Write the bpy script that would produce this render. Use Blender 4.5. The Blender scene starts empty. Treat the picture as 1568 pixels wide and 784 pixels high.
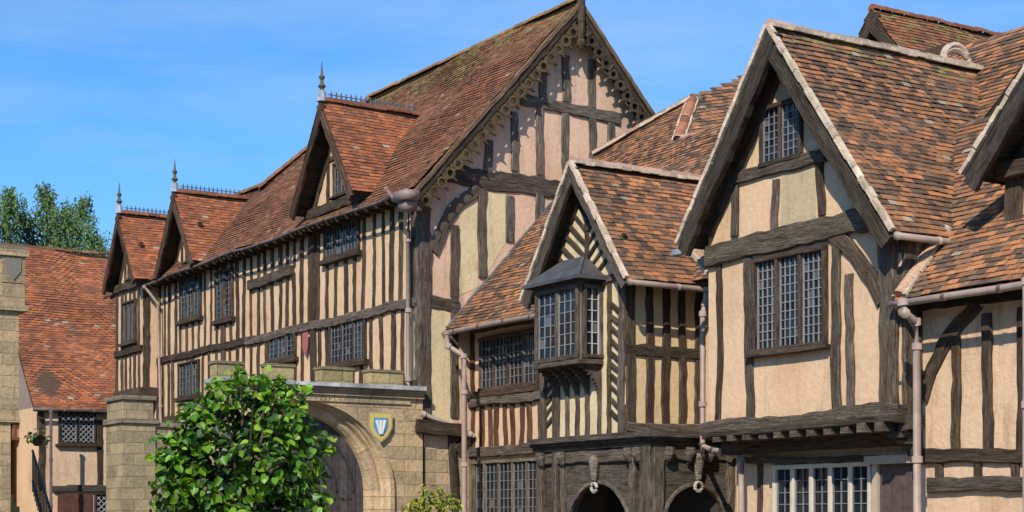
import bpy, bmesh, math, random
from mathutils import Vector, noise
random.seed(11)
R=random.uniform
# ---------------------------------------------------------------- survey frame
# world axes: X along the street fronts (to the right), Y into the plots, Z up. eye at origin, 1.6 m.
SX,CX=.8454,.5343
F=2538.0; EYE=1.6
def ray(px,py):
    u=(px-784)/F
    return Vector((-SX+CX*u, CX+SX*u, (800-py)/F))
def at(px,py,t):
    r=ray(px,py)*t; return Vector((r.x,r.y,r.z+EYE))
def hit_slope(px,py,y0,z0,m):
    r=ray(px,py); t=(z0-EYE-m*y0)/(r.z-m*r.y); return Vector((r.x*t,r.y*t,EYE+r.z*t))
class Wall:
    def __init__(s,k,c): s.k=k; s.c=c
    def s(s,px,py):
        r=ray(px,py)
        if s.k=='Y': t=s.c/r.y; return (r.x*t, EYE+r.z*t)
        t=s.c/r.x; return (r.y*t, EYE+r.z*t)
    def P(s,h,z,d=0):
        return Vector((h,s.c-d,z)) if s.k=='Y' else Vector((s.c+d,h,z))
# ---------------------------------------------------------------- mesh accumulation
class Acc:
    def __init__(s): s.v=[];s.f=[];s.uv=[];s.c=[]
    def face(s,pts,uvs=None,col=(1,1,1)):
        i=len(s.v); n=len(pts); s.v.extend([tuple(p) for p in pts]); s.f.append(list(range(i,i+n)))
        if uvs is None:
            nn=(Vector(pts[1])-Vector(pts[0])).cross(Vector(pts[2])-Vector(pts[0]))
            a=[abs(nn.x),abs(nn.y),abs(nn.z)]
            if a[0]>=a[1] and a[0]>=a[2]: uvs=[(p[1],p[2]) for p in pts]
            elif a[1]>=a[2]: uvs=[(p[0],p[2]) for p in pts]
            else: uvs=[(p[0],p[1]) for p in pts]
        s.uv.extend(uvs); s.c.extend([(col[0],col[1],col[2],1)]*n)
MATS={}
PART={'plaster':'plaster_walls','timber':'timber_frame','tile':'roof_tiles','glass':'window_glass','lead':'window_leads','stone':'stone_walls',
 'pipe':'rainwater_pipes','mortar':'verge_mortar','door':'door','paint':'painted_joinery','leadroof':'lead_work','iron':'ironwork','leaf':'foliage','bark':'trunk_and_limbs','dark':'interior_and_dark_parts','shield':'carved_shield'}
class B:
    def __init__(s,name): s.name=name; s.a={}
    def __getitem__(s,k):
        if k not in s.a: s.a[k]=Acc()
        return s.a[k]
    def finish(s):
        e=bpy.data.objects.new(s.name,None); bpy.context.scene.collection.objects.link(e)
        for k,a in s.a.items():
            me=bpy.data.meshes.new(PART[k]); me.from_pydata(a.v,[],a.f)
            uv=me.uv_layers.new(name='UVMap'); uv.data.foreach_set('uv',[x for p in a.uv for x in p])
            c=me.color_attributes.new(name='Col',type='FLOAT_COLOR',domain='CORNER'); c.data.foreach_set('color',[x for p in a.c for x in p])
            me.materials.append(MATS[k])
            if k in('pipe','bark'):
                bm=bmesh.new(); bm.from_mesh(me); bmesh.ops.remove_doubles(bm,verts=bm.verts,dist=.0005)
                for f in bm.faces: f.smooth=True
                bm.to_mesh(me); bm.free()
            o=bpy.data.objects.new(PART[k],me); o.parent=e; bpy.context.scene.collection.objects.link(o)
        return e
# ---------------------------------------------------------------- materials
def newmat(n):
    m=bpy.data.materials.new(n); m.use_nodes=True; nt=m.node_tree
    return m,nt,nt.nodes['Principled BSDF']
def N(nt,t,**k):
    n=nt.nodes.new(t)
    for a,b in k.items(): setattr(n,a,b)
    return n
def ramp(nt,fac,stops):
    r=N(nt,'ShaderNodeValToRGB'); e=r.color_ramp.elements
    while len(e)<len(stops): e.new(.5)
    for i,(p,c) in enumerate(stops):
        e[i].position=p; e[i].color=(c[0],c[1],c[2],1) if not isinstance(c,(int,float)) else (c,c,c,1)
    nt.links.new(fac,r.inputs[0]); return r.outputs[0]
def mul(nt,a,b,mode='MULTIPLY',f=1.0):
    m=N(nt,'ShaderNodeMix',data_type='RGBA',blend_type=mode); m.inputs[0].default_value=f
    for s,x in((6,a),(7,b)):
        if hasattr(x,'is_output'): nt.links.new(x,m.inputs[s])
        else: m.inputs[s].default_value=(x[0],x[1],x[2],1)
    return m.outputs[2]
def noi(nt,scale,detail=4,vec=None,sc=None,rough=.55):
    n=N(nt,'ShaderNodeTexNoise'); n.inputs['Scale'].default_value=scale; n.inputs['Detail'].default_value=detail; n.inputs['Roughness'].default_value=rough
    if vec is None:
        vec=N(nt,'ShaderNodeTexCoord').outputs['Object']
    if sc:
        mp=N(nt,'ShaderNodeMapping'); mp.inputs['Scale'].default_value=sc; nt.links.new(vec,mp.inputs[0]); vec=mp.outputs[0]
    nt.links.new(vec,n.inputs['Vector']); return n.outputs['Fac']
def bump(nt,bs,h,st,dist):
    b=N(nt,'ShaderNodeBump'); b.inputs['Strength'].default_value=st; b.inputs['Distance'].default_value=dist
    nt.links.new(h,b.inputs['Height']); nt.links.new(b.outputs[0],bs.inputs['Normal'])
def attr(nt): return N(nt,'ShaderNodeAttribute',attribute_name='Col').outputs['Color']
def uvn(nt): return N(nt,'ShaderNodeUVMap').outputs[0]
def simple(key,rough,lo=.8,hi=1.1,scale=6,bs=.3,bd=.01,metal=0,bscale=30):
    m,nt,b=newmat(key); c=mul(nt,attr(nt),ramp(nt,noi(nt,scale,6),[(.3,lo),(.7,hi)]))
    nt.links.new(c,b.inputs['Base Color']); b.inputs['Roughness'].default_value=rough; b.inputs['Metallic'].default_value=metal
    bump(nt,b,noi(nt,bscale,5),bs,bd); MATS[key]=m; return m
# plaster
m,nt,b=newmat('lime_plaster')
c=mul(nt,attr(nt),ramp(nt,noi(nt,.8,7,rough=.65),[(.25,(.80,.75,.69)),(.5,(1,1,1)),(.75,(1.05,1.03,1.0))]))
c=mul(nt,c,ramp(nt,noi(nt,2.0,6,sc=(2.5,2.5,.35),rough=.7),[(.30,(.58,.52,.45)),(.47,(1,1,1))]),f=.65)
c=mul(nt,c,ramp(nt,noi(nt,9,5,rough=.7),[(.3,(.86,.83,.79)),(.6,(1,1,1))]))
nt.links.new(c,b.inputs['Base Color']); b.inputs['Roughness'].default_value=.92; b.inputs['Specular IOR Level'].default_value=.2
bump(nt,b,noi(nt,14,8,rough=.7),.6,.028); MATS['plaster']=m
# timber
m,nt,b=newmat('weathered_oak'); u=uvn(nt)
g=noi(nt,1,8,vec=u,sc=(3.0,52,1),rough=.75); g2=noi(nt,1,5,vec=u,sc=(1.1,7,1),rough=.7); g3=noi(nt,24,6,rough=.8)
c=ramp(nt,g,[(.34,(.05,.038,.03)),(.45,(.45,.40,.35)),(.58,(1.0,.96,.91)),(.75,(1.6,1.54,1.46))])
c=mul(nt,c,ramp(nt,g2,[(.3,(.38,.33,.28)),(.5,(.95,.92,.88)),(.7,(1.35,1.33,1.3))]))
c=mul(nt,c,ramp(nt,g3,[(.3,(.55,.55,.55)),(.6,(1.1,1.1,1.1))]))
c=mul(nt,c,attr(nt)); nt.links.new(c,b.inputs['Base Color']); b.inputs['Roughness'].default_value=.9; b.inputs['Specular IOR Level'].default_value=.2
bump(nt,b,mul(nt,g,g3,f=.5),1.0,.035); MATS['timber']=m
# tiles
m,nt,b=newmat('clay_tile')
c=mul(nt,attr(nt),ramp(nt,noi(nt,.55,6,rough=.7),[(.3,(.70,.70,.70)),(.55,(1.04,1.02,1.0)),(.75,(1.2,1.13,1.03))]))
c=mul(nt,c,ramp(nt,noi(nt,22,4),[(.3,(.72,.70,.68)),(.65,(1.14,1.14,1.14))]))
l=ramp(nt,noi(nt,3.2,8,rough=.8),[(.55,0.0),(.74,.5)])
mx=N(nt,'ShaderNodeMix',data_type='RGBA'); nt.links.new(l,mx.inputs[0]); nt.links.new(c,mx.inputs[6]); mx.inputs[7].default_value=(.18,.145,.075,1)
nt.links.new(mx.outputs[2],b.inputs['Base Color']); b.inputs['Roughness'].default_value=.9; b.inputs['Specular IOR Level'].default_value=.15
bump(nt,b,noi(nt,40,5),.5,.01); MATS['tile']=m
# stone
m,nt,b=newmat('ashlar_stone'); u=uvn(nt)
vn=N(nt,'ShaderNodeTexNoise'); vn.inputs['Scale'].default_value=2.5; nt.links.new(u,vn.inputs['Vector'])
va=N(nt,'ShaderNodeVectorMath',operation='MULTIPLY_ADD'); nt.links.new(vn.outputs['Color'],va.inputs[0]); va.inputs[1].default_value=(.05,.03,0); nt.links.new(u,va.inputs[2])
br=N(nt,'ShaderNodeTexBrick'); nt.links.new(va.outputs[0],br.inputs[0]); br.inputs['Scale'].default_value=1; br.inputs['Brick Width'].default_value=.56; br.inputs['Row Height'].default_value=.27
br.inputs['Mortar Size'].default_value=.009; br.inputs['Mortar Smooth'].default_value=.8; br.inputs['Color1'].default_value=(1.12,1.04,.92,1); br.inputs['Color2'].default_value=(.78,.75,.69,1); br.inputs['Mortar'].default_value=(.62,.57,.5,1)
c=mul(nt,br.outputs[0],attr(nt)); c=mul(nt,c,ramp(nt,noi(nt,1.7,8,rough=.75),[(.3,(.56,.53,.49)),(.52,(1,1,1)),(.75,(1.15,1.08,.97))]))
c=mul(nt,c,ramp(nt,noi(nt,15,6,rough=.7),[(.3,(.72,.71,.69)),(.6,(1.06,1.06,1.06))]))
nt.links.new(c,b.inputs['Base Color']); b.inputs['Roughness'].default_value=.93
h=mul(nt,ramp(nt,br.outputs['Fac'],[(0,1.0),(1,0.0)]),ramp(nt,noi(nt,12,7,rough=.75),[(.2,.3),(.8,1.0)])); bump(nt,b,h,.8,.04); MATS['stone']=m
# glass
m,nt,b=newmat('leaded_glass'); nt.links.new(attr(nt),b.inputs['Base Color']); b.inputs['Roughness'].default_value=.05; b.inputs['Specular IOR Level'].default_value=.38; b.inputs['IOR'].default_value=1.5
bump(nt,b,noi(nt,9,3),.15,.01); MATS['glass']=m
simple('lead',.6); simple('pipe',.55,.75,1.06,5,.05); simple('mortar',.95,.6,1.1,7,.8,.02); simple('door',.7,.5,1.1,8)
simple('paint',.5,.85,1.03); simple('leadroof',.6,.55,1.2,4,.3); simple('iron',.6); simple('bark',.9,.6,1.1,12,.8); simple('dark',.9); simple('shield',.6,.85,1.05,20)
m,nt,b=newmat('leaf')
c=mul(nt,attr(nt),(1,1,1)); nt.links.new(c,b.inputs['Base Color']); b.inputs['Roughness'].default_value=.45
tr=N(nt,'ShaderNodeBsdfTranslucent'); c2=mul(nt,attr(nt),(1.3,1.3,.4)); nt.links.new(c2,tr.inputs[0])
ms=N(nt,'ShaderNodeMixShader'); ms.inputs[0].default_value=.28; nt.links.new(b.outputs[0],ms.inputs[1]); nt.links.new(tr.outputs[0],ms.inputs[2])
nt.links.new(ms.outputs[0],nt.nodes['Material Output'].inputs[0]); MATS['leaf']=m
# ---------------------------------------------------------------- primitives
PINK=(.72,.475,.325); CREAM=(.72,.58,.36); BUFF=(.71,.485,.295)
GREY=(.195,.165,.138); BROWN=(.135,.103,.078); RED=(.20,.11,.07); LGREY=(.27,.24,.212)
VM=(.68,.52,.37)
def tint(c,a=.15):
    k=R(1-a,1+a); return (c[0]*k,c[1]*k*R(.97,1.03),c[2]*k*R(.94,1.04))
def box(b,k,x0,x1,y0,y1,z0,z1,col=(1,1,1)):
    p=[Vector((x,y,z)) for x in(x0,x1) for y in(y0,y1) for z in(z0,z1)]
    for f in((0,1,3,2),(4,6,7,5),(0,4,5,1),(2,3,7,6),(1,5,7,3),(0,2,6,4)): b[k].face([p[i] for i in f],None,col)
def poly(b,k,w,pts,d=0,col=(1,1,1)): b[k].face([w.P(h,z,d) for h,z in pts],[(h,z) for h,z in pts],col)
def slab(b,k,w,h0,h1,z0,z1,d0,d1,col=(1,1,1)):
    a=w.P(h0,z0,d0); c=w.P(h1,z1,d1)
    box(b,k,min(a.x,c.x),max(a.x,c.x),min(a.y,c.y),max(a.y,c.y),z0,z1,col)
def beam(b,w,p,q,wd,pr=.045,back=-.06,k='timber',col=GREY,bow=0,jit=1,w2=None):
    dx=q[0]-p[0]; dz=q[1]-p[1]; L=math.hypot(dx,dz) or .01; n=max(2,int(L/.18)); mx,mz=-dz/L,dx/L
    c=tint(col,.25 if jit else .02); uo=R(0,60); vo=R(0,60); rings=[]; pr+=R(-.008,.012); w2=w2 or wd; ns=R(0,99)
    for i in range(n+1):
        f=i/n; off=bow*4*f*(1-f)+jit*(.05*noise.noise(Vector((ns,f*L*.7,0)))*min(1,wd*5)+R(-1,1)*.007); ww=wd+(w2-wd)*f
        a=ww/2*(1+R(-.16,.13)*jit); e=ww/2*(1+R(-.16,.13)*jit)
        x=p[0]+dx*f+mx*off; z=p[1]+dz*f+mz*off; d=pr+R(-.008,.008)*jit; ch=min(.014,ww*.15)
        rings.append([w.P(x-mx*a,z-mz*a,back),w.P(x-mx*a,z-mz*a,d-ch),w.P(x-mx*(a-ch),z-mz*(a-ch),d),w.P(x+mx*(e-ch),z+mz*(e-ch),d),w.P(x+mx*e,z+mz*e,d-ch),w.P(x+mx*e,z+mz*e,back)])
    A=b[k]; vs=[0,.1,.115,.115+wd,.13+wd,.23+wd]
    for i in range(n):
        r,s=rings[i],rings[i+1]; u0=uo+L*i/n; u1=uo+L*(i+1)/n
        for j in range(5): A.face([r[j],s[j],s[j+1],r[j+1]],[(u0,vo+vs[j]),(u1,vo+vs[j]),(u1,vo+vs[j+1]),(u0,vo+vs[j+1])],c)
    for r in(rings[0],rings[-1]): A.face(r,[(uo,vo+vs[j]*.5) for j in range(6)],(c[0]*.7,c[1]*.7,c[2]*.7))
def pb(b,w,x1,y1,x2,y2,wd,**k): beam(b,w,w.s(x1,y1),w.s(x2,y2),wd,**k)
def beam3(b,p,q,wd,ht,k='timber',col=GREY,up=Vector((0,0,1))):
    p=Vector(p);q=Vector(q); t=(q-p); L=t.length; t.normalize(); s=t.cross(up).normalized(); v=s.cross(t); c=tint(col); uo=R(0,50)
    n=max(1,int(L/.5)); rr=[]
    for i in range(n+1):
        o=p+t*(L*i/n)+s*R(-.004,.004); rr.append([o-s*wd/2-v*ht/2,o+s*wd/2-v*ht/2,o+s*wd/2+v*ht/2,o-s*wd/2+v*ht/2])
    vv=[0,wd,wd+ht,2*wd+ht,2*wd+2*ht]
    for i in range(n):
        for j in range(4):
            a,d=rr[i],rr[i+1]; b[k].face([a[j],d[j],d[(j+1)%4],a[(j+1)%4]],[(uo+L*i/n,vv[j]),(uo+L*(i+1)/n,vv[j]),(uo+L*(i+1)/n,vv[j+1]),(uo+L*i/n,vv[j+1])],c)
    b[k].face(rr[0],[(0,0),(.1,0),(.1,.1),(0,.1)],c); b[k].face(rr[-1],[(0,0),(.1,0),(.1,.1),(0,.1)],c)
def tube(b,k,pts,r,col,n=10):
    pts=[Vector(p) for p in pts]; rings=[]
    for i,p in enumerate(pts):
        t=((pts[min(i+1,len(pts)-1)]-p).normalized()+(p-pts[max(i-1,0)]).normalized()).normalized()
        a=Vector((0,0,1)) if abs(t.z)<.9 else Vector((1,0,0)); s=t.cross(a).normalized(); v=s.cross(t)
        rad=r[i] if isinstance(r,(list,tuple)) else r
        rings.append([p+s*math.cos(6.2832*j/n)*rad+v*math.sin(6.2832*j/n)*rad for j in range(n)])
    for i in range(len(rings)-1):
        for j in range(n): b[k].face([rings[i][j],rings[i+1][j],rings[i+1][(j+1)%n],rings[i][(j+1)%n]],None,col)
    b[k].face(rings[0],None,col); b[k].face(rings[-1],None,col)
PC=(.38,.275,.21)
def pipe(b,pts,r=.05,col=PC):
    tube(b,'pipe',pts,r,col)
    for i in range(len(pts)-1):
        p=Vector(pts[i]);q=Vector(pts[i+1]);L=(q-p).length;d=(q-p).normalized()
        tube(b,'pipe',[p-d*.04,p+d*.05],r*1.3,col)
        if abs(d.z)>.95:
            k=1.5
            while k<L-.3: tube(b,'pipe',[p+d*k,p+d*(k+.09)],r*1.35,col); k+=1.5
def gutter(b,p,q,r=.06,col=(.30,.215,.165),sag=.02):
    p=Vector(p);q=Vector(q); n=max(2,int((q-p).length/.9)); d=(q-p).normalized(); sd=R(0,50)
    P=[p+(q-p)*i/n+Vector((0,0,sag*noise.noise(Vector((i*.6,sd,0))))) for i in range(n+1)]
    tube(b,'pipe',P,r,col)
    for o in P: tube(b,'pipe',[o-d*.03,o+d*.03],r*1.18,col)
def inside(pt,pg):
    x,y=pt; c=False; n=len(pg)
    for i in range(n):
        x1,y1=pg[i];x2,y2=pg[(i+1)%n]
        if (y1>y)!=(y2>y) and x<(x2-x1)*(y-y1)/(y2-y1)+x1: c=not c
    return c
PAL_RED=[(.36,.125,.06),(.31,.115,.055),(.26,.10,.055),(.40,.145,.065),(.21,.09,.055)]
PAL_RNG=[(.26,.115,.062),(.225,.105,.058),(.195,.093,.056),(.29,.125,.064),(.165,.083,.053)]
PAL_MIX=[(.36,.165,.08),(.17,.10,.066),(.25,.13,.072),(.43,.19,.085),(.13,.085,.06),(.30,.145,.075),(.105,.075,.056),(.24,.14,.085)]
def roof(b,corners,pal,tw=.17,g=.105,poly3=None,wave=.03,lich=0,slab_t=.09,soffit=(.09,.07,.05),uneven=.7):
    P0,P1,P2,P3=[Vector(c) for c in corners]
    e=(P1-P0).normalized(); n=e.cross(P3-P0).normalized(); s=n.cross(e)
    pts=[Vector(p) for p in (poly3 or corners)]
    pg=[((p-P0).dot(e),(p-P0).dot(s)) for p in pts]
    xs=[p[0] for p in pg]; ys=[p[1] for p in pg]; A=b['tile']; sd=R(0,99)
    ymax=max(ys); xlo,xhi=min(xs),max(xs)
    j=0; y=min(ys)
    while y<ymax-.02:
        x=xlo-(tw/2 if j%2 else 0)+R(-.008,.008); rowd=R(-.006,.006); rl=R(-.003,.003)
        while x<xhi:
            cx=x+tw/2; cy=y+g/2
            if inside((min(max(cx,xlo+.001),xhi-.001),cy),pg):
                w1=wave*noise.noise(Vector((x*.45+sd,y*.45,sd)))*2+ .012*noise.noise(Vector((x*2+sd,y*2,3)))
                sg=.03*noise.noise(Vector((x*.35+sd,y*.2,7.7)))
                c=random.choice(pal); k=R(.86,1.14)
                if lich and y>ymax-lich and R(0,1)<.5*(1-(ymax-y)/lich)+.04: c=(.25,.19,.075)
                if R(0,1)<.012: c=(.36,.29,.2)
                c=(c[0]*k,c[1]*k,c[2]*k)
                l=.024+rl+R(-.004,.010)*uneven; rot=R(-.01,.01)*uneven; th=.014
                yb=y+rowd+sg+R(-.006,.006)*uneven
                def Q(xx,yy,h): return P0+e*xx+s*yy+n*(h+w1)
                x0=max(x+.002,xlo-.01);x1=min(x+tw-.002,xhi+.01)
                if x1-x0<.03: x+=tw; continue
                yt=min(y+g*1.35+sg,ymax+.02)
                l2=l+R(-.004,.004)*uneven
                a=Q(x0,yb,l);d=Q(x1,yb+rot,l2);f=Q(x1,yt,.005);h=Q(x0,yt,.005)
                A.face([a,d,f,h],None,c)
                a2=Q(x0,yb,l-th);d2=Q(x1,yb+rot,l2-th)
                A.face([a2,d2,d,a],None,(c[0]*.75,c[1]*.75,c[2]*.75)); A.face([a2,a,h],None,c); A.face([d,d2,f],None,c)
            x+=tw
        y+=g; j+=1
    top=[p-n*(.015+wave*.6) for p in pts]; bot=[p-n*(.015+wave*.6+slab_t) for p in pts]
    A.face(top,None,(.10,.06,.04)); b['timber'].face(bot,[(q[0],q[1]) for q in pg],soffit)
    for i in range(len(pts)):
        k=(i+1)%len(pts); b['timber'].face([top[i],top[k],bot[k],bot[i]],[(0,0),(1,0),(1,.1),(0,.1)],soffit)
def ridge(b,p,q,col=(.26,.10,.055),r=.11,mort=True,lift=.03):
    p=Vector(p);q=Vector(q); L=(q-p).length; d=(q-p).normalized(); s=d.cross(Vector((0,0,1))).normalized(); v=s.cross(d); n=max(1,round(L/.33))
    for i in range(n):
        a=p+d*(L*i/n+.012); c=p+d*(L*(i+1)/n-.006); k=R(.7,1.25); cc=(col[0]*k,col[1]*k,col[2]*k); dz=R(-.012,.015)+lift
        ring=lambda o,rr:[o+s*math.cos(t)*rr+v*(math.sin(t)*rr+dz-.05) for t in [math.pi*j/8 for j in range(9)]]
        A1=ring(a,r*1.04);A2=ring(c,r*.97)
        for j in range(8): b['tile'].face([A1[j],A2[j],A2[j+1],A1[j+1]],None,cc)
        b['tile'].face(A1,None,cc)
        if mort:
            M1=ring(c-d*.004,r*1.02);M2=ring(c+d*.026,r*1.02)
            for j in range(8): b['mortar'].face([M1[j],M2[j],M2[j+1],M1[j+1]],None,(.55,.44,.34))
    if mort:
        for sg in(-1,1):
            verge(b,p+s*sg*r*.98+v*(-.045+lift),q+s*sg*r*.98+v*(-.045+lift),.06,.06,col=(.60,.47,.34))
def verge(b,p,q,wd=.08,ht=.07,col=VM):
    p=Vector(p);q=Vector(q);n=max(2,int((q-p).length/.2))
    for i in range(n):
        o=Vector((R(-.006,.006),R(-.008,.008),R(-.008,.008))); beam3(b,p+(q-p)*i/n+o,p+(q-p)*((i+1)/n+.02/n)+o,wd*R(.8,1.2),ht*R(.8,1.2),k='mortar',col=tint(col,.14))
def gable_roof(b,xl,zl,xa,za,xr,zr,y0,y1,pal,board=.22,bcol=GREY,mort=True,rcol=(.26,.10,.055),lich=0,g=.105,wave=.03,bd=.06,mcol=VM):
    roof(b,[(xr,y0,zr),(xr,y1,zr),(xa,y1,za),(xa,y0,za)],pal,lich=lich,g=g,wave=wave)
    roof(b,[(xl,y1,zl),(xl,y0,zl),(xa,y0,za),(xa,y1,za)],pal,g=g,wave=wave*.4)
    ridge(b,(xa,y0,za+.02),(xa,y1,za+.02),col=rcol,mort=mort)
    for (x,z) in((xl,zl),(xr,zr)):
        d=Vector((xa-x,0,za-z)).normalized(); n=Vector((-d.z,0,d.x)); n=n if n.z>0 else -n
        if mort: verge(b,Vector((x,y0-.015,z))+n*.02,Vector((xa,y0-.015,za))+n*.02,col=mcol)
        w=Wall('Y',y0); o=-n*(board/2+.05)
        beam(b,w,(x+o.x-d.x*.05,z+o.z-d.z*.05),(xa+o.x+d.x*.0,za+o.z),board,pr=.02,back=-bd,col=bcol)
def window(b,w,h0,h1,z0,z1,nl=2,cols=4,rows=8,fw=.07,col=GREY,pr=.075,d=.012,fk='timber',sill=.1,leadc=(.19,.19,.18),lw=.013,gl=(.014,.017,.022),diag=False,mw=None):
    mw=mw or fw; j=0 if fk!='timber' else .4
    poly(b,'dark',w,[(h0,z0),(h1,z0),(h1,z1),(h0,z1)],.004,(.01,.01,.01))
    for hh in(h0,h1): beam(b,w,(hh,z0-fw/2),(hh,z1+fw/2),fw,pr=pr,k=fk,col=col,jit=j)
    beam(b,w,(h0-fw/2,z1),(h1+fw/2,z1),fw,pr=pr+.006,k=fk,col=col,jit=j); beam(b,w,(h0-fw/2,z0),(h1+fw/2,z0),fw,pr=pr+.01,k=fk,col=col,jit=j)
    if sill: beam(b,w,(h0-.14,z0-fw*.5-sill/2+.01),(h1+.14,z0-fw*.5-sill/2+.01),sill,pr=pr+.06,k=fk,col=col,jit=j)
    W=(h1-h0)/nl
    for i in range(1,nl): beam(b,w,(h0+W*i,z0),(h0+W*i,z1),mw,pr=pr-.01,k=fk,col=col,jit=j)
    for i in range(nl):
        a0=h0+W*i+fw/2; a1=h0+W*(i+1)-fw/2; b0=z0+fw/2; b1=z1-fw/2; tl=R(-.05,.05); tv=R(-.03,.03)
        slab(b,'lead',w,a0-.001,a0+.018,b0,b1,.01,.038,leadc); slab(b,'lead',w,a1-.018,a1+.001,b0,b1,.01,.038,leadc)
        for ci in range(cols):
            for ri in range(rows):
                x0=a0+(a1-a0)*ci/cols;x1=a0+(a1-a0)*(ci+1)/cols;y0=b0+(b1-b0)*ri/rows;y1=b0+(b1-b0)*(ri+1)/rows
                tx=R(-.004,.004)+tl*(x1-x0);ty=R(-.004,.004)+tv*(y1-y0); gc=tint(gl,.4)
                if R(0,1)<.05: gc=(.10,.11,.11)
                b['glass'].face([w.P(x0,y0,d-tx-ty),w.P(x1,y0,d+tx-ty),w.P(x1,y1,d+tx+ty),w.P(x0,y1,d-tx+ty)],[(x0,y0),(x1,y0),(x1,y1),(x0,y1)],gc)
        if diag:
            W2=(a1-a0);H2=(b1-b0); st=W2/cols; k=-int(H2/st)-1
            while k<=cols+int(H2/st):
                for sg in(1,-1):
                    z_in=[z for z in (0,H2,(0-k*st)/sg,(W2-k*st)/sg) if -1e-6<=z<=H2+1e-6 and -1e-6<=k*st+sg*z<=W2+1e-6]
                    if len(z_in)>=2 and max(z_in)-min(z_in)>.02:
                        za,zb=min(z_in),max(z_in); beam(b,w,(a0+k*st+sg*za,b0+za),(a0+k*st+sg*zb,b0+zb),lw,pr=.03,back=.01,k='lead',col=leadc,jit=0)
                k+=1
        else:
            for ci in range(1,cols):
                x=a0+(a1-a0)*ci/cols; slab(b,'lead',w,x-lw/2,x+lw/2,b0,b1,.01,.032,leadc)
            for ri in range(1,rows):
                z=b0+(b1-b0)*ri/rows; slab(b,'lead',w,a0,a1,z-lw/2,z+lw/2,.01,.029,leadc)
def pwin(b,w,xL,xR,yT,yB,**k):
    h0=w.s(xL,0)[0]; h1=w.s(xR,0)[0]; xc=(xL+xR)/2; window(b,w,h0,h1,w.s(xc,yB)[1],w.s(xc,yT)[1],**k)
    return h0,h1,w.s(xc,yB)[1],w.s(xc,yT)[1]
def studs(b,w,h0,h1,zb,zt,sp,wd,col=GREY,skip=(),pr=.035,lean=.03):
    h=h0
    while h<h1:
        hh=h+R(-.04,.04); segs=[(zb,zt)]
        for (a,c,e,f) in skip:
            if a-.1<hh<c+.1:
                ns=[]
                for (p,q) in segs:
                    if f<=p or e>=q: ns.append((p,q))
                    else:
                        if e-p>.12: ns.append((p,e))
                        if q-f>.12: ns.append((f,q))
                segs=ns
        l=R(-lean,lean)
        for (p,q) in segs: beam(b,w,(hh+l,p),(hh-l,q),wd*R(.72,1.25),pr=pr,col=col,bow=R(-.03,.03))
        h+=sp*R(.88,1.12)
zr=lambda r:EYE+r
# ================================================================ GUILDHALL RANGE
g=B('timber_framed_guildhall')
WF=Wall('Y',17.6); WG=Wall('X',-31.42)
PR=(1.098); EV=(17.15,zr(7.15)); RY=21.45; RZ=zr(11.87)
poly(g,'plaster',WF,[(-50,zr(2.9)),(-31.42,zr(2.9)),(-31.42,zr(7.45)),(-50,zr(7.45))],0,BUFF)
poly(g,'stone',WF,[(-50,0),(-31.5,0),(-31.5,zr(2.9)),(-50,zr(2.9))],-.05,(.44,.35,.23))
poly(g,'plaster',WG,[(17.6,zr(1.6)),(23.6,zr(1.6)),(23.6,zr(9.2)),(21.45,zr(11.6)),(17.6,zr(7.35))],0,PINK)
poly(g,'stone',WG,[(17.6,0),(23.6,0),(23.6,zr(1.6)),(17.6,zr(1.6))],.02,(.50,.39,.26))
box(g,'stone',-50,-31.62,17.7,23.6,0,zr(7.2),(.35,.28,.2))
for (pts) in ([(703,325),(732,310),(732,440),(703,452)],[(660,470),(694,474),(694,655),(660,650)],[(745,292),(775,296),(775,370),(745,420)]):
    poly(g,'plaster',WG,[WG.s(*p) for p in pts],.006,(.72,.57,.34))
for p1,p2,wd in [((650,300),(650,655),.28),((655,262),(880,294),.42),((797,152),(948,183),.26),
   ((833,70),(830,150),.2),((866,85),(866,156),.2),((905,92),(905,165),.2),((748,215),(746,262),.2),((787,172),(787,262),.18),((826,165),(826,268),.18),((865,170),(865,275),.2),((906,178),(906,285),.2),((935,180),(935,290),.18),
   ((695,345),(695,455),.2),((738,290),(738,425),.2),((780,300),(780,370),.2),((655,458),(702,468),.28),((825,295),(825,340),.2)]:
    pb(g,WG,*p1,*p2,wd,col=LGREY if p1[0]>740 else GREY,pr=.05)
pb(g,WG,662,385,736,288,.28,bow=.22,col=GREY,pr=.06)
pb(g,WG,695,470,695,640,.2,col=GREY)
pb(g,WG,632,652,706,660,.3,col=BROWN,pr=.25); pb(g,WG,690,668,696,784,.16,col=BROWN,pr=.12)
pb(g,WG,694,690,712,668,.14,col=BROWN,pr=.12)
def RP(x,y): return (x,y,EV[1]+PR*(y-EV[0]))
roof(g,[RP(-51,EV[0]),RP(-31.05,EV[0]),RP(-31.05,RY),RP(-51,RY)],PAL_RNG,poly3=[RP(-51,EV[0]),RP(-31.05,EV[0]),RP(-31.05,RY),RP(-41.3,RY),RP(-44.2,19.5),RP(-51,19.5)],lich=2.2,wave=.07,tw=.17,g=.11)
roof(g,[(-31.05,23.75,zr(9.35)),(-41.3,23.75,zr(9.35)),(-41.3,RY,RZ),(-31.05,RY,RZ)],PAL_RNG,wave=.02)
g['tile'].face([RP(-41.3,RY),RP(-44.2,19.5),(-44.2,22.6,zr(6.3)),(-41.3,23.75,zr(9.35))],None,(.2,.1,.06)); g['tile'].face([RP(-51,19.5),RP(-44.2,19.5),(-44.2,22.6,zr(6.3)),(-51,22.6,zr(6.3))],None,(.2,.1,.06))
ridge(g,(-41.4,RY,RZ+.03),(-31.05,RY,RZ+.03),col=(.27,.16,.07),mort=False)
ridge(g,RP(-44.3,19.42),RP(-41.3,RY),col=(.24,.12,.065),mort=False,r=.15,lift=.01); ridge(g,RP(-51,19.5),RP(-44.2,19.5),col=(.24,.13,.07),mort=False,r=.13)
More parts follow.
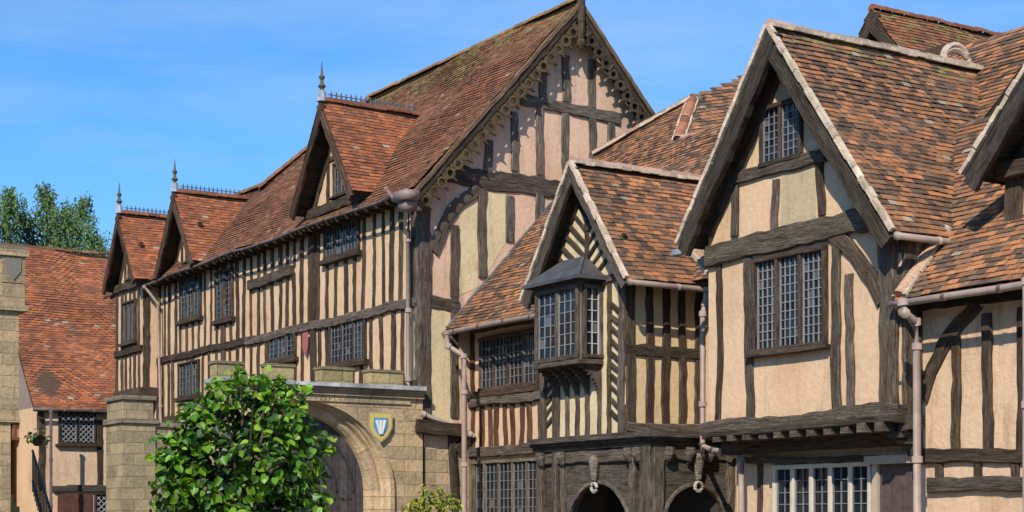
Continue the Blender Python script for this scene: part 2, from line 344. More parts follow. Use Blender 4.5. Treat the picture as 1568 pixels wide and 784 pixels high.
gutter(g,(-51,17.08,EV[1]-.06),(-31.6,17.08,EV[1]-.06),.035,(.16,.11,.09),sag=.08)
x=-50
while x<-31.7: box(g,'timber',x,x+.1,17.1,17.6,zr(7.02),zr(7.12),BROWN); x+=.5
# ornate bargeboards on gable end
WV=Wall('X',-31.05)
A1=Vector((RY,RZ))
for foot,colr,nm in ((Vector((17.05,zr(7.03))),(.20,.155,.085),'l'),(Vector((23.75,zr(9.35))),(.14,.11,.085),'r')):
    d=(A1-foot); L=d.length; d.normalize(); n=Vector((d.y,-d.x)) if nm=='l' else Vector((-d.y,d.x))
    o=n*.17
    beam(g,WV,tuple(foot+o),tuple(A1+o),.12,pr=.05,back=-.02,col=(.11,.085,.065))
    beam(g,WV,tuple(foot+n*.05),tuple(A1+n*.05),.10,pr=.07,back=-.03,col=(.36,.25,.17))
    k=.15
    while k<L-.2:
        c=foot+d*k+n*.36; rr=.135; A=g['timber']; K=14
        for q in range(K):
            a0=6.2832*q/K;a1=6.2832*(q+1)/K
            f=lambda a,r_,dd:WV.P(c.x+math.cos(a)*r_,c.y+math.sin(a)*r_,dd)
            for r0,r1,d0 in((rr*.5,rr,.03),(rr*.5,rr,-.02)): A.face([f(a0,r0,d0),f(a1,r0,d0),f(a1,r1,d0),f(a0,r1,d0)],[(k,0),(k+.05,0),(k+.05,.05),(k,.05)],colr)
            A.face([f(a0,rr,-.02),f(a1,rr,-.02),f(a1,rr,.03),f(a0,rr,.03)],[(k,0),(k+.05,0),(k+.05,.05),(k,.05)],colr)
        beam(g,WV,tuple(c+n*.1-d*.02),tuple(c+n*.24),.07,pr=.03,back=-.02,col=colr,w2=.03)
        for sg in(-1,1): beam(g,WV,tuple(c+d*.14*sg-n*.12),tuple(c+d*.14*sg+n*.06),.07,pr=.035,back=-.02,col=colr)
        k+=.3
tube(g,'timber',[(-31.0,RY,RZ-1.15),(-31.0,RY,RZ-1.05),(-31.0,RY,RZ-.95),(-31.0,RY,RZ-.9),(-31.0,RY,RZ+.05)],[.03,.1,.12,.07,.1],(.17,.13,.085),8)
def dormer(b,xc,hw,zf,za,y0,jet=0):
    yb=17.15+(za-EV[1])/PR+.1
    gable_roof(b,xc-hw,zf,xc,za,xc+hw,zf,y0,yb,PAL_RED,board=.2,bcol=(.15,.095,.07),mort=False,wave=.02,bd=.05)
    w=Wall('Y',17.5-jet)
    sl=(za-zf)/hw; hb=hw-.28
    poly(b,'plaster',w,[(xc-hb,zf-.2),(xc+hb,zf-.2),(xc+hb,za-hb*sl-.12),(xc,za-.12),(xc-hb,za-hb*sl-.12)],0,BUFF)
    for sg in(-1,1): beam(b,w,(xc+sg*(hb),zf),(xc,za-.25),.16,pr=.05,col=BROWN)
    beam(b,w,(xc-hw+.1,zf-.02),(xc+hw-.1,zf-.02),.24,pr=.16,col=BROWN)
    window(b,w,xc+.12-.32,xc+.12+.38,zf+.22,zf+.98,nl=2,cols=2,rows=4,fw=.06,col=BROWN,sill=.05)
    for sx in (-.55,.68): beam(b,w,(xc+sx,zf),(xc+sx,za-abs(sx)*sl-.2),.12,col=BROWN)
    beam(b,w,(xc-.8,zf+1.15),(xc+.8,zf+1.15),.13,col=BROWN)
    p=Vector((xc,y0+.05,za))
    tube(b,'leadroof',[p,p+Vector((0,0,.25))],[.13,.1],(.35,.37,.42),8)
    hs=[.2,.3,.36,.42,.5,.58,.62,.68,.95]; rs=[.05,.05,.1,.05,.04,.08,.04,.03,.006]
    tube(b,'iron',[p+Vector((0,0,h)) for h in hs],rs,(.10,.09,.05),8)
    y=y0+.3
    beam3(b,(xc,y0+.2,za+.1),(xc,yb-.2,za+.1),.04,.05,k='iron',col=(.10,.10,.10)); beam3(b,(xc,y0+.2,za+.19),(xc,yb-.2,za+.19),.02,.02,k='iron',col=(.10,.10,.10))
    while y<yb-.2:
        w2=Wall('X',xc); beam(b,w2,(y,za+.1),(y,za+.27),.05,pr=.015,back=-.015,k='iron',col=(.09,.09,.09),w2=.015,jit=0); y+=.13
dormer(g,-35.35,1.68,zr(7.52),zr(9.9),17.0)
dormer(g,-44.9,1.5,zr(7.25),zr(9.38),17.0)
dormer(g,-48.75,1.45,zr(7.2),zr(9.35),16.7,jet=.35)
skip=[]
for (xL,xR,yT,yB,nl,c,r) in ((500,551,322,390,3,3,6),(333,358,415,487,2,2,8),(278,309,425,487,3,2,7),(508,561,490,554,3,3,6),(414,454,507,549,3,2,5),(276,306,555,606,3,2,5)):
    q=pwin(g,WF,xL,xR,yT,yB,nl=nl,cols=c,rows=r,fw=.07,col=BROWN,sill=.12); skip.append((q[0],q[1],q[2]-.15,q[3]+.08))
pb(g,WF,385,437,451,414,.26,col=GREY,pr=.12)
q0=WF.s(387,430);q1=WF.s(450,500); skip.append((q0[0],q1[0],WF.s(418,425)[1]-.05,WF.s(418,425)[1]+.1))
studs(g,WF,-49.9,-31.9,zr(4.9),zr(7.3),.46,.155,col=BROWN,skip=skip)
studs(g,WF,-49.9,-31.9,zr(2.95),zr(4.75),.46,.155,col=BROWN,skip=skip)
beam(g,WF,(-50,zr(4.82)),(-41,zr(4.84)),.2,pr=.08,col=BROWN); beam(g,WF,(-41,zr(4.80)),(-31.6,zr(4.84)),.22,pr=.075,col=GREY)
beam(g,WF,(-50,zr(3.0)),(-31.6,zr(3.0)),.26,pr=.09,col=BROWN); beam(g,WF,(-50,zr(7.2)),(-31.6,zr(7.15)),.2,pr=.06,col=BROWN)
beam(g,WF,(-31.6,zr(2.9)),(-31.6,zr(7.3)),.3,pr=.07,col=GREY); beam(g,WF,(-36.9,zr(2.9)),(-36.9,zr(7.3)),.26,pr=.075,col=BROWN); beam(g,WF,(-42.6,zr(2.9)),(-42.6,zr(7.3)),.26,pr=.07,col=BROWN)
for x in(-36.6,-38.5,-41.5,-44.5): box(g,'timber',x-.2,x+.2,17.3,17.6,zr(3.0),zr(3.35),BROWN)
# jettied far bay
box(g,'plaster',-50,-47.7,17.1,17.6,zr(3.9),zr(7.3),BUFF); WJ=Wall('Y',17.1); WJS=Wall('X',-47.7)
studs(g,WJ,-49.9,-47.7,zr(3.9),zr(7.2),.4,.17,col=BROWN); beam(g,WJ,(-50,zr(3.9)),(-47.7,zr(3.9)),.3,pr=.1,col=BROWN); beam(g,WJS,(17.1,zr(3.9)),(17.6,zr(3.9)),.3,pr=.08,col=BROWN)
beam(g,WJS,(17.2,zr(3.9)),(17.2,zr(7.3)),.2,col=BROWN); beam(g,WJ,(-50,zr(5.2)),(-47.7,zr(5.2)),.2,pr=.08,col=BROWN)
window(g,WJ,-49.3,-48.2,zr(5.5),zr(6.7),nl=3,cols=2,rows=6,col=BROWN)
pipe(g,[(-47.4,17.05,zr(7.0)),(-47.2,17.4,zr(6.5)),(-47.2,17.5,zr(2.5))],.045,(.30,.21,.16))
a=at(626,300,35.4)
box(g,'pipe',a.x-.25,a.x+.3,a.y-.25,a.y+.1,a.z-.12,a.z+.08,(.27,.19,.155)); box(g,'pipe',a.x-.16,a.x+.2,a.y-.18,a.y+.1,a.z-.32,a.z-.12,(.27,.19,.155))
pipe(g,[a,(-31.8,17.42,a.z-.8),(-31.8,17.42,zr(2.5)),(-31.3,17.5,zr(2.35)),(-31.2,18.6,zr(1.95)),(-31.2,18.72,zr(1.9))],.055,(.30,.23,.19))
pipe(g,[at(592,290,36),at(604,305,35.8),a],.045,(.30,.18,.12))
sh=WF.s(473,528); poly(g,'shield',WF,[(sh[0]-.17,sh[1]+.3),(sh[0]+.17,sh[1]+.3),(sh[0]+.17,sh[1]-.05),(sh[0],sh[1]-.3),(sh[0]-.17,sh[1]-.05)],.1,(.38,.12,.09))
g.finish()
# ================================================================ STONE GATEWAY
s=B('stone_gateway'); WS=Wall('X',-31.3); ST=(.56,.43,.275)
y0,y1=12.85,17.5; zt=zr(2.66); cy=14.68; rad=1.6; zc=zr(.66); TH=-.62
poly(s,'stone',WS,[(y0,0),(cy-1.82,0),(cy-1.82,zt),(y0,zt)],0,ST); poly(s,'stone',WS,[(cy+2.1,0),(y1,0),(y1,zt),(cy+2.1,zt)],0,ST)
K=32
def arc(r,i):
    a=math.pi*i/K; hh=min(r,1.86) if r>1.86 else r
    return (cy-math.cos(a)*r, zc+math.sin(a)*hh)
for i in range(K):
    a,c=arc(2.1,i),arc(2.1,i+1)
    if c[0]>cy-1.82: poly(s,'stone',WS,[(max(a[0],cy-1.82),a[1]),(c[0],c[1]),(c[0],zt),(max(a[0],cy-1.82),zt)],0,ST)
prof=[(2.1,0),(2.1,.07),(2.0,.08),(1.96,-.02),(1.88,-.03),(1.85,-.10),(1.78,-.11),(1.76,-.2),(1.68,-.21),(1.62,-.3),(1.6,-.45)]
AC=(.60,.455,.295)
for (r0,d0),(r1,d1) in zip(prof,prof[1:]):
    for i in range(K):
        p=[arc(r0,i),arc(r0,i+1),arc(r1,i+1),arc(r1,i)]; s['stone'].face([WS.P(*p[0],d0),WS.P(*p[1],d0),WS.P(*p[2],d1),WS.P(*p[3],d1)],[(i*.22,r0),(i*.22+.22,r0),(i*.22+.22,r1+.1),(i*.22,r1+.1)],tint(AC,.04))
    for sg in(-1,1):
        s['stone'].face([WS.P(cy+sg*r0,0,d0),WS.P(cy+sg*r0,zc,d0),WS.P(cy+sg*r1,zc,d1),WS.P(cy+sg*r1,0,d1)],[(0,0),(0,zc),(.2,zc),(.2,0)],AC)
WD=Wall('X',-31.78)
h=cy-1.62
while h<cy+1.62:
    m=min(h+.19,cy+1.62); mid=abs((h+m)/2-cy); top=zc+math.sqrt(max(0,1.7**2-mid*mid))
    slab(s,'door',WD,h+.006,m-.006,0,top,0,.04+R(0,.012),tint((.075,.062,.058),.2)); h+=.19
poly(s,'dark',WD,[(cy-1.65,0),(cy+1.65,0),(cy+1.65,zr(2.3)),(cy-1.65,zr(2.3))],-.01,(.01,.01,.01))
for r in(.95,1.35):
    for i in range(K//2,K):
        beam(s,WD,arc(r,i),arc(r,i+1),.05,pr=.075,back=.03,k='iron',col=(.03,.03,.03),jit=0)
for z in (zr(.1),zr(.5)):
    k=cy-1.4
    while k<cy+1.4: slab(s,'iron',WD,k,k+.04,z,z+.04,.04,.08,(.03,.03,.03)); k+=.19
slab(s,'stone',WS,y0-.04,y1,zt,zt+.1,TH,.08,(.46,.36,.24)); slab(s,'stone',WS,y0-.07,y1,zt+.1,zt+.17,TH,.13,(.36,.29,.2))
k=y0-.1
while k<y1:
    e_=min(k+R(.7,1.1),y1); dz=R(-.012,.012); slab(s,'leadroof',WS,k,e_-.01,zt+.17,zt+.25+dz,TH-.02,.2,tint((.46,.46,.45),.15)); k=e_
for a,c in((336,376),(498,545),(573,622),(415,455)):
    h0=WS.s(a,0)[0];h1=WS.s(c,0)[0]; slab(s,'stone',WS,h0,h1,zt+.2,zt+.56,-.5,-.15,tint((.42,.35,.19))); slab(s,'stone',WS,h0-.03,h1+.03,zt+.56,zt+.61,-.53,-.12,(.33,.28,.18))
slab(s,'stone',WS,y0,y0+.05,0,zt,TH,-.002,ST); slab(s,'stone',WS,y0,y1,zr(2.42),zt,TH,-.46,ST); slab(s,'stone',WS,cy+1.7,y1,0,zt,TH,-.47,ST)
slab(s,'stone',WS,cy-1.0,cy+2.5,zr(2.53),zr(2.65),.01,.035,(.56,.44,.29))
k=cy-.1
while k<cy+1.8:
    wl=R(.05,.09); slab(s,'dark',WS,k,k+.018,zr(2.54),zr(2.63),.03,.039,(.25,.18,.12)); slab(s,'dark',WS,k,k+wl,zr(2.54)+R(0,.04),zr(2.56)+R(0,.04),.03,.038,(.25,.18,.12)); k+=wl+.045
c=WS.s(580,653)
def shp(sc): return [(c[0]+x*sc,c[1]+z*sc) for x,z in((-.24,.25),(.24,.25),(.24,-.02),(.15,-.18),(0,-.3),(-.15,-.18),(-.24,-.02))]
poly(s,'shield',WS,shp(1.2),.085,(.40,.33,.22)); poly(s,'shield',WS,shp(1.08),.092,(.66,.50,.13)); poly(s,'shield',WS,shp(.72),.10,(.10,.28,.5))
for dx,a in((-.1,-.06),(0,0),(.1,.06)): beam(s,WS,(c[0]+a*.4,c[1]-.17),(c[0]+dx,c[1]+.13),.03,pr=.115,back=.09,k='shield',col=(.75,.75,.70),jit=0,w2=.075)
s.finish()
# ================================================================ MIDDLE HOUSE
m_=B('timber_framed_house'); WM=Wall('Y',18.8); ME=(18.15,zr(4.2)); MP=1.09
def MPt(x,y): return (x,y,ME[1]+MP*(y-ME[0]))
poly(m_,'plaster',WM,[(-31.4,0),(-22,0),(-22,zr(4.7)),(-31.4,zr(4.7))],0,BUFF)
box(m_,'plaster',-31.4,-22,18.85,24,0,zr(4.5),BUFF)
tA=hit_slope(905,237,ME[0],ME[1],MP); tB=hit_slope(1060,150,ME[0],ME[1],MP); tC=hit_slope(1038,212,ME[0],ME[1],MP)
tA.x=-31.4
roof(m_,[MPt(-31.4,ME[0]),MPt(-18,ME[0]),MPt(-18,23),MPt(-31.4,23)],PAL_MIX,poly3=[MPt(-31.4,ME[0]),MPt(-18,ME[0]),MPt(-18,tC.y),tC,tB,tA],wave=.04)
D=at(1130,200,36.2);Cc=at(1130,148,38.5)
roof(m_,[tC,D,Cc,tB],PAL_MIX,poly3=[tC,D,Cc,tB],wave=.02,slab_t=.03)
ridge(m_,tA,tB,mort=True,col=(.32,.15,.09),r=.11); ridge(m_,tB,tC,col=(.34,.14,.08),r=.12,lift=0); ridge(m_,tC,D,col=(.42,.26,.18),r=.1); ridge(m_,tB,Cc,col=(.3,.16,.12),r=.11)
box(m_,'plaster',-31,-20,22.6,23.2,0,zr(8.0),BUFF)
verge(m_,Vector(MPt(-31.38,ME[0]))+Vector((0,0,.05)),tA+Vector((0,0,.05)),wd=.1,ht=.06,col=(.16,.15,.14))
gutter(m_,(-31.9,18.08,ME[1]-.07),(-25.9,18.08,ME[1]-.07),.055)
q=pwin(m_,WM,738,826,513,592,nl=4,cols=3,rows=6,fw=.08,col=(.17,.12,.09),sill=.14)
beam(m_,WM,(-31.4,q[2]-.25),(-25.9,q[2]-.25),.2,pr=.1,col=GREY)
studs(m_,WM,-31.3,-26,WM.s(770,684)[1],q[2]-.35,.34,.15,col=RED); studs(m_,WM,-31.3,q[0]-.1,q[2]-.2,zr(4.3),.3,.15,col=RED)
beam(m_,WM,(-31.4,WM.s(770,690)[1]),(-25.9,WM.s(770,690)[1]),.22,pr=.12,col=GREY); beam(m_,WM,(-31.4,zr(4.25)),(-25.9,zr(4.25)),.2,pr=.07,col=BROWN)
pwin(m_,WM,724,832,706,820,nl=5,cols=3,rows=8,fw=.075,col=(.26,.22,.17),sill=.1)
beam(m_,WM,(-31.3,0),(-31.3,zr(1.5)),.2,col=GREY)
pipe(m_,[at(684,514,35.6),at(686,530,35.3),at(710,545,35.3),at(711,600,35.3),at(711,800,35.3),at(711,900,35.3)],.06)
m_.finish()
# ================================================================ PORCH
p=B('gabled_timber_porch'); WP=Wall('Y',17.06); WPS=Wall('X',-23.3)
X0,X1=-25.95,-23.3; ZB=zr(1.55); ZE=zr(4.35); XA=-24.45; ZA=zr(6.42)
poly(p,'plaster',WP,[(X0,ZB),(X1,ZB),(X1,zr(4.7)),(XA,zr(6.2)),(X0,zr(4.3))],0,(.72,.575,.34))
poly(p,'plaster',WPS,[(17.06,ZB),(18.8,ZB),(18.8,zr(4.75)),(17.06,zr(4.75))],0,(.71,.51,.28))
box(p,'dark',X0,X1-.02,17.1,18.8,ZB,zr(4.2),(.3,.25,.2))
gable_roof(p,-26.05,zr(4.13),XA,ZA,-22.78,zr(4.15),16.7,19.6,PAL_MIX,board=.17,bcol=GREY,rcol=(.45,.28,.2),wave=.02)
for sg,x in((-1,X0+.08),(1,X1-.08)): beam(p,WP,(x,ZB),(x,zr(4.35)),.17,pr=.06,col=GREY)
beam(p,WP,(-25.85,zr(4.28)),(-23.0,zr(4.28)),.15,pr=.05,col=GREY)
for x1,x2 in((-25.85,XA),(-22.98,XA)): beam(p,WP,(x1,zr(4.3)),(x2,zr(6.15)),.14,pr=.06,col=BROWN)
beam(p,WP,(XA,zr(4.3)),(XA,zr(6.1)),.12,pr=.05,col=BROWN)
for i in range(7):
    z=4.3+i*.25
    for sg in(-1,1):
        ext=(6.15-(z+.28))/1.38; ext=min(1.3,max(0,ext-.02))
        if ext>.08 and z+.02+ext*.62<6.0: beam(p,WP,(XA+sg*.03,zr(z-.05)),(XA+sg*ext,zr(z+.02+ext*.62)),.085,pr=.04,col=BROWN)
def chev(w,h0,h1,z0,z1,sp=.21,dirn=1,col=BROWN,wd=.085):
    z=z0
    while z<z1-.15: beam(p,w,(h0,z),(h1,z+dirn*.16),wd,pr=.035,col=col); z+=sp
chev(WP,X0+.18,X0+.42,ZB+.25,zr(4.1)); chev(WP,X1-.42,X1-.18,ZB+.4,zr(4.2),dirn=-1)
beam(p,WP,(X0+.45,ZB),(X0+.45,zr(4.2)),.09,col=BROWN); beam(p,WP,(X1-.45,ZB),(X1-.45,zr(4.2)),.09,col=BROWN)
ox0=-25.43; ox1=-24.02; oy=16.62; WO=Wall('Y',oy); WOS=Wall('X',ox1); oz0=WO.s(890,545)[1]; oz1=WO.s(890,437)[1]
box(p,'plaster',ox0,ox1,oy,17.05,oz0-.12,oz1+.1,(.3,.25,.18))
window(p,WO,ox0+.06,ox1-.06,oz0,oz1,nl=2,cols=3,rows=6,fw=.085,col=GREY,sill=.0,leadc=(.26,.26,.25)); window(p,WOS,oy+.04,17.02,oz0,oz1,nl=1,cols=2,rows=6,fw=.07,col=GREY,sill=0,leadc=(.5,.5,.48))
box(p,'timber',ox0-.06,ox1+.08,oy-.1,17.04,oz0-.13,oz0-.05,GREY); box(p,'timber',ox0-.04,ox1+.05,oy-.07,17.04,oz1+.04,oz1+.13,GREY)
hz=oz1+.13; a=[(ox0-.16,oy-.2,hz),(ox1+.2,oy-.2,hz),(ox1+.2,17.05,hz),(ox0-.16,17.05,hz)]; t=[(ox0+.42,17.05,hz+.42),(ox1-.35,17.05,hz+.42),(ox1-.35,16.9,hz+.42),(ox0+.42,16.9,hz+.42)]
t=[Vector(v) for v in t]; a=[Vector(v) for v in a]; LC=(.08,.078,.078)
for f in([a[0],a[1],t[2],t[3]],[a[1],a[2],t[1],t[2]],[a[3],a[0],t[3],t[0]],t,a): p['leadroof'].face(f,None,LC)
for f in((a[0],a[1]),(a[1],a[2]),(a[0],a[3]),(a[1],t[2]),(a[0],t[3]),(t[3],t[2])): beam3(p,f[0],f[1],.05,.06,k='leadroof',col=LC)
for i,xx in enumerate([ox0+.05,ox0+.37,ox0+.68,ox0+1.0,ox1-.05]):
    beam(p,WP,(xx,ZB),(xx,oz0-.1),.11,pr=.04,col=GREY)
    for k in range(8):
        f=k/8; box(p,'timber',xx-.04,xx+.04,17.04-.38*(1-f)**2-.03,17.05,oz0-.13-.5*(f+.125),oz0-.13-.5*f,GREY)
XC=-22.45
for z0_,z1_,pj in((ZB-.1,ZB+.0,.16),(ZB-.16,ZB-.1,.09),(ZB-.24,ZB-.16,.03)):
    box(p,'timber',X0-.1,XC+pj,16.95-pj,18.8,z0_,z1_,(.15,.13,.115))
for y,wd in((17.15,.2),(17.55,.16),(17.93,.15),(18.3,.15),(18.68,.2)):
    beam(p,WPS,(y,ZB),(y,zr(4.6)),wd,pr=.04,col=BROWN)
beam(p,WPS,(17.06,zr(3.0)),(18.8,zr(3.0)),.2,pr=.055,col=BROWN); beam(p,WPS,(17.06,ZB+.1),(18.8,ZB+.1),.16,pr=.06,col=GREY); beam(p,WPS,(17.06,zr(4.55)),(18.8,zr(4.55)),.18,pr=.05,col=GREY)
gutter(p,(-22.72,16.72,zr(4.08)),(-22.72,18.8,zr(4.08)),.05)
# open arcade under the porch
def arch_panel(w,h0,h1,z0,z1,zt2,th=.14):
    cxm=(h0+h1)/2; r=(h1-h0)/2; zc=z1-r; K=16
    for i in range(K):
        a0=math.pi*i/K;a1=math.pi*(i+1)/K
        A_=(cxm-math.cos(a0)*r,zc+math.sin(a0)*r);B_=(cxm-math.cos(a1)*r,zc+math.sin(a1)*r)
        for d in(0,-th): p['timber'].face([w.P(*A_,d),w.P(*B_,d),w.P(B_[0],zt2,d),w.P(A_[0],zt2,d)],[A_,B_,(B_[0],zt2),(A_[0],zt2)],(.17,.15,.13))
        p['timber'].face([w.P(*A_,0),w.P(*B_,0),w.P(*B_,-th),w.P(*A_,-th)],[(i*.1,0),(i*.1+.1,0),(i*.1+.1,.14),(i*.1,.14)],(.17,.15,.13))
        beam(p,w,A_,B_,.07,pr=.04,back=-.02,col=(.26,.23,.2),jit=.2)
z1=ZB-.24
WA=Wall('Y',17.02); WAS=Wall('X',-22.5)
f0=WA.s(868,0)[0]; f1=WA.s(968,0)[0]; s0_=WAS.s(1015,0)[0]; s1_=WAS.s(1112,0)[0]; ztop=WA.s(920,738)[1]
arch_panel(WA,f0,f1,0,ztop,z1-.2); arch_panel(WAS,s0_,s1_,0,WAS.s(1065,742)[1],z1-.2)
beam(p,WA,(X0,z1-.12),(XC,z1-.12),.24,pr=.05,col=GREY); beam(p,WAS,(17.0,z1-.12),(18.8,z1-.12),.24,pr=.05,col=GREY)
for x,wd in((X0+.1,.22),((X0+f0)/2+.15,.14),(f0-.06,.14),(f1+.07,.14),(XC-.12,.28)): beam(p,WA,(x,0),(x,z1),wd,pr=.08,back=-.14,col=GREY)
for y,wd in((17.12,.2),(s0_-.07,.14),(s1_+.07,.14),(18.72,.2)): beam(p,WAS,(y,0),(y,z1),wd,pr=.07,back=-.14,col=GREY)
slab(p,'timber',WA,X0+.2,f0-.1,0,z1,-.1,-.02,(.14,.12,.1)); slab(p,'timber',WA,f1+.1,XC-.2,0,z1,-.1,-.02,(.14,.12,.1))
for w,hs in((WA,(X0+.2,f0,f1+.05,-22.75)),(WAS,(17.3,17.75,18.2,18.65))):
    for h in hs: tube(p,'timber',[w.P(h,z1-.02,.14),w.P(h,z1-.14,.13),w.P(h,z1-.24,.09),w.P(h,z1-.3,.06)],[.08,.09,.06,.02],(.25,.22,.19),8)
for w,h in((WAS,(s0_+s1_)/2),(WA,(f0+f1)/2)):
    tube(p,'stone',[w.P(h+math.cos(q*.5236)*.08,ztop-.1+math.sin(q*.5236)*.08,.1) for q in range(13)],.03,(.6,.55,.48),6)
    tube(p,'timber',[w.P(h,z1-.12,.1),w.P(h,z1-.2,.1),w.P(h,ztop+.02,.1)],[.03,.1,.05],(.35,.31,.27),8)
box(p,'dark',X0,XC-.1,18.5,18.78,0,z1,(.05,.04,.035)); box(p,'dark',X0,X0+.1,17.3,18.7,0,z1,(.1,.08,.06))  # near-black back panels, porch shade put into their colour
pipe(p,[at(1082,445,28.4),at(1080,465,28.3),at(1076,480,28.3),at(1076,683,28.3),at(1092,690,27.8),at(1118,692,27.2),at(1135,702,26.6),at(1136,900,26.6)],.05)
p.finish()
# ================================================================ RIGHT GABLED HOUSE
r=B('gabled_timber_framed_house'); WR=Wall('Y',17.0); WRS=Wall('X',-16.7)
XL,XR,XAp=-20.95,-16.7,-19.02
poly(r,'plaster',WR,[(XL,zr(1.5)),(XR,zr(1.5)),(XR,zr(4.25)),(XAp,zr(7.25)),(XL,zr(4.65))],0,(.74,.505,.31))
poly(r,'plaster',WRS,[(17.0,zr(1.5)),(24,zr(1.5)),(24,zr(4.3)),(17.0,zr(4.3))],0,BUFF)
box(r,'plaster',XL,XR-.02,17.05,24,zr(1.4),zr(4.2),BUFF)
WL=Wall('Y',17.55); wl0=WL.s(1128,0)[0]; poly(r,'plaster',WL,[(wl0,0),(-16.2,0),(-16.2,zr(1.6)),(wl0,zr(1.6))],0,(.66,.46,.30))
gable_roof(r,-21.2,zr(4.5),XAp,zr(7.46),-16.45,zr(4.0),16.58,23.2,PAL_MIX,board=.26,bcol=(.10,.085,.07),rcol=(.46,.31,.22),wave=.05,bd=.08,lich=.6)
for x1,z1_ in((-20.9,zr(4.65)),(-16.85,zr(4.25))): beam(r,WR,(x1,z1_),(XAp,zr(7.15)),.2,pr=.07,col=BROWN)
pb(r,WR,1085,391,1336,336,.34,col=GREY,pr=.09); pb(r,WR,1112,277,1268,236,.2,col=GREY,pr=.07)
pb(r,WR,1190,275,1188,352,.15,col=GREY); pb(r,WR,1257,245,1260,330,.16,col=BROWN); pb(r,WR,1127,285,1127,362,.16,col=GREY)
pb(r,WR,1118,268,1085,310,.18,col=BROWN)
pb(r,WR,1102,405,1100,648,.13,col=BROWN,bow=.05); pb(r,WR,1146,395,1150,642,.18,col=GREY); pb(r,WR,1283,360,1283,628,.18,col=GREY,bow=-.02); pb(r,WR,1301,420,1304,625,.16,col=GREY)
pb(r,WR,1276,358,1352,462,.22,col=BROWN,bow=.12,pr=.06); pb(r,WR,1364,352,1366,622,.3,col=GREY,pr=.1)
pb(r,WR,1083,657,1386,628,.2,col=GREY,pr=.16); pb(r,WR,1090,668,1386,640,.1,col=(.10,.085,.07),pr=.2)  # lower strip: jetty shadow put into the timber colour
poly(r,'plaster',WR,[WR.s(*q) for q in((1196,268),(1250,256),(1250,334),(1196,348))],.006,(.55,.42,.26))
q=pwin(r,WR,1160,1266,390,533,nl=3,cols=4,rows=10,fw=.075,col=(.14,.105,.085),sill=.06,leadc=(.26,.26,.25),pr=.1)
pwin(r,WR,1169,1228,160,246,nl=2,cols=3,rows=7,fw=.075,col=(.13,.105,.09),sill=.0,leadc=(.22,.22,.22))
x=-20.6
while x<-16.8: box(r,'timber',x,x+.16,16.78+R(0,.05),17.5,zr(1.28),zr(1.42),tint(GREY)); x+=.36
box(r,'timber',-21,-16.65,17.3,17.5,zr(1.1),zr(1.28),BROWN)
beam(r,WRS,(17.12,zr(1.4)),(17.12,zr(4.2)),.26,pr=.06,col=GREY); beam(r,WRS,(17.0,zr(1.4)),(17.5,zr(1.4)),.2,pr=.1,col=GREY)
for k in range(6):
    f=k/6; box(r,'timber',-16.95,-16.72,17.5-.5*(1-f)**2,17.54,zr(1.28-.5*(f+.17)),zr(1.28-.5*f),tint(GREY))
gutter(r,(-16.38,16.6,zr(3.93)),(-16.38,18.2,zr(3.93)),.05,PC)
pwin(r,WL,1190,1336,713,830,nl=5,cols=2,rows=6,fw=.07,mw=.085,col=(.60,.51,.38),fk='paint',sill=.0,leadc=(.2,.2,.2),pr=.08)
pb(r,WL,1150,706,1345,702,.1,col=BROWN,pr=.12); pb(r,WL,1165,706,1165,800,.12,col=BROWN,pr=.04)
hA=WL.s(1350,0)[0]; hB=WL.s(1400,0)[0]
slab(r,'paint',WL,hA-.1,hA,0,zr(.85),0,.1,(.5,.38,.28)); slab(r,'paint',WL,hA-.2,hB+.3,zr(.85),zr(.97),0,.16,(.5,.37,.27)); slab(r,'door',WL,hA,hB+.2,0,zr(.85),.0,.04,(.12,.08,.065))
for k in range(3): slab(r,'door',WL,hA+.12+.22*k,hA+.26+.22*k,.4,zr(.6),.04,.06,(.11,.07,.06))
o=Vector((-19.02,20.6,zr(7.5)))
for k in range(2):
    tube(r,'mortar',[o+Vector((0,math.cos(a*.3)*.3,math.sin(a*.3)*(.22+.07*k))) for a in range(0,11)],.05+.01*k,(.6,.45,.33),6)
box(r,'leadroof',-21.35,-21.1,16.55,16.7,zr(4.33),zr(4.42),(.3,.32,.35))
kh=at(1092,418,27.0); kt=at(1058,372,27.8)
ridge(r,kt,kh,col=(.42,.26,.17),r=.1)
r.finish()
# ================================================================ RIGHT WING
w_=B('timber_framed_wing'); WW=Wall('Y',17.35)
poly(w_,'plaster',WW,[(-16.7,0),(-9,0),(-9,zr(3.6)),(-16.7,zr(3.6))],0,(.73,.50,.32)); box(w_,'plaster',-16.6,-9,17.4,24,0,zr(3.5),BUFF)
E0=(16.85,zr(3.1)); WPp=1.12
roof(w_,[(-16.62,E0[0],E0[1]),(-9,E0[0],E0[1]),(-9,22,E0[1]+WPp*(22-E0[0])),(-16.62,22,E0[1]+WPp*(22-E0[0]))],PAL_MIX,poly3=[(-16.62,E0[0],E0[1]),(-9,E0[0],E0[1]),(-9,19.6,E0[1]+WPp*(19.6-E0[0])),(-18.2,19.6,E0[1]+WPp*(19.6-E0[0])),(-16.62,17.8,E0[1]+WPp*(17.8-E0[0]))],wave=.03)
ridge(w_,(-16.6,E0[0],E0[1]+.05),(-16.6,17.75,E0[1]+.05+WPp*.9),col=(.4,.25,.17),r=.1)
gutter(w_,(-16.65,16.78,zr(3.03)),(-9,16.78,zr(3.03)),.05,PC)
pb(w_,WW,1464,515,1464,690,.15,col=BROWN); pb(w_,WW,1513,480,1515,690,.16,col=BROWN); pb(w_,WW,1567,470,1567,690,.16,col=BROWN)
pb(w_,WW,1414,610,1500,468,.22,bow=.16,col=BROWN)
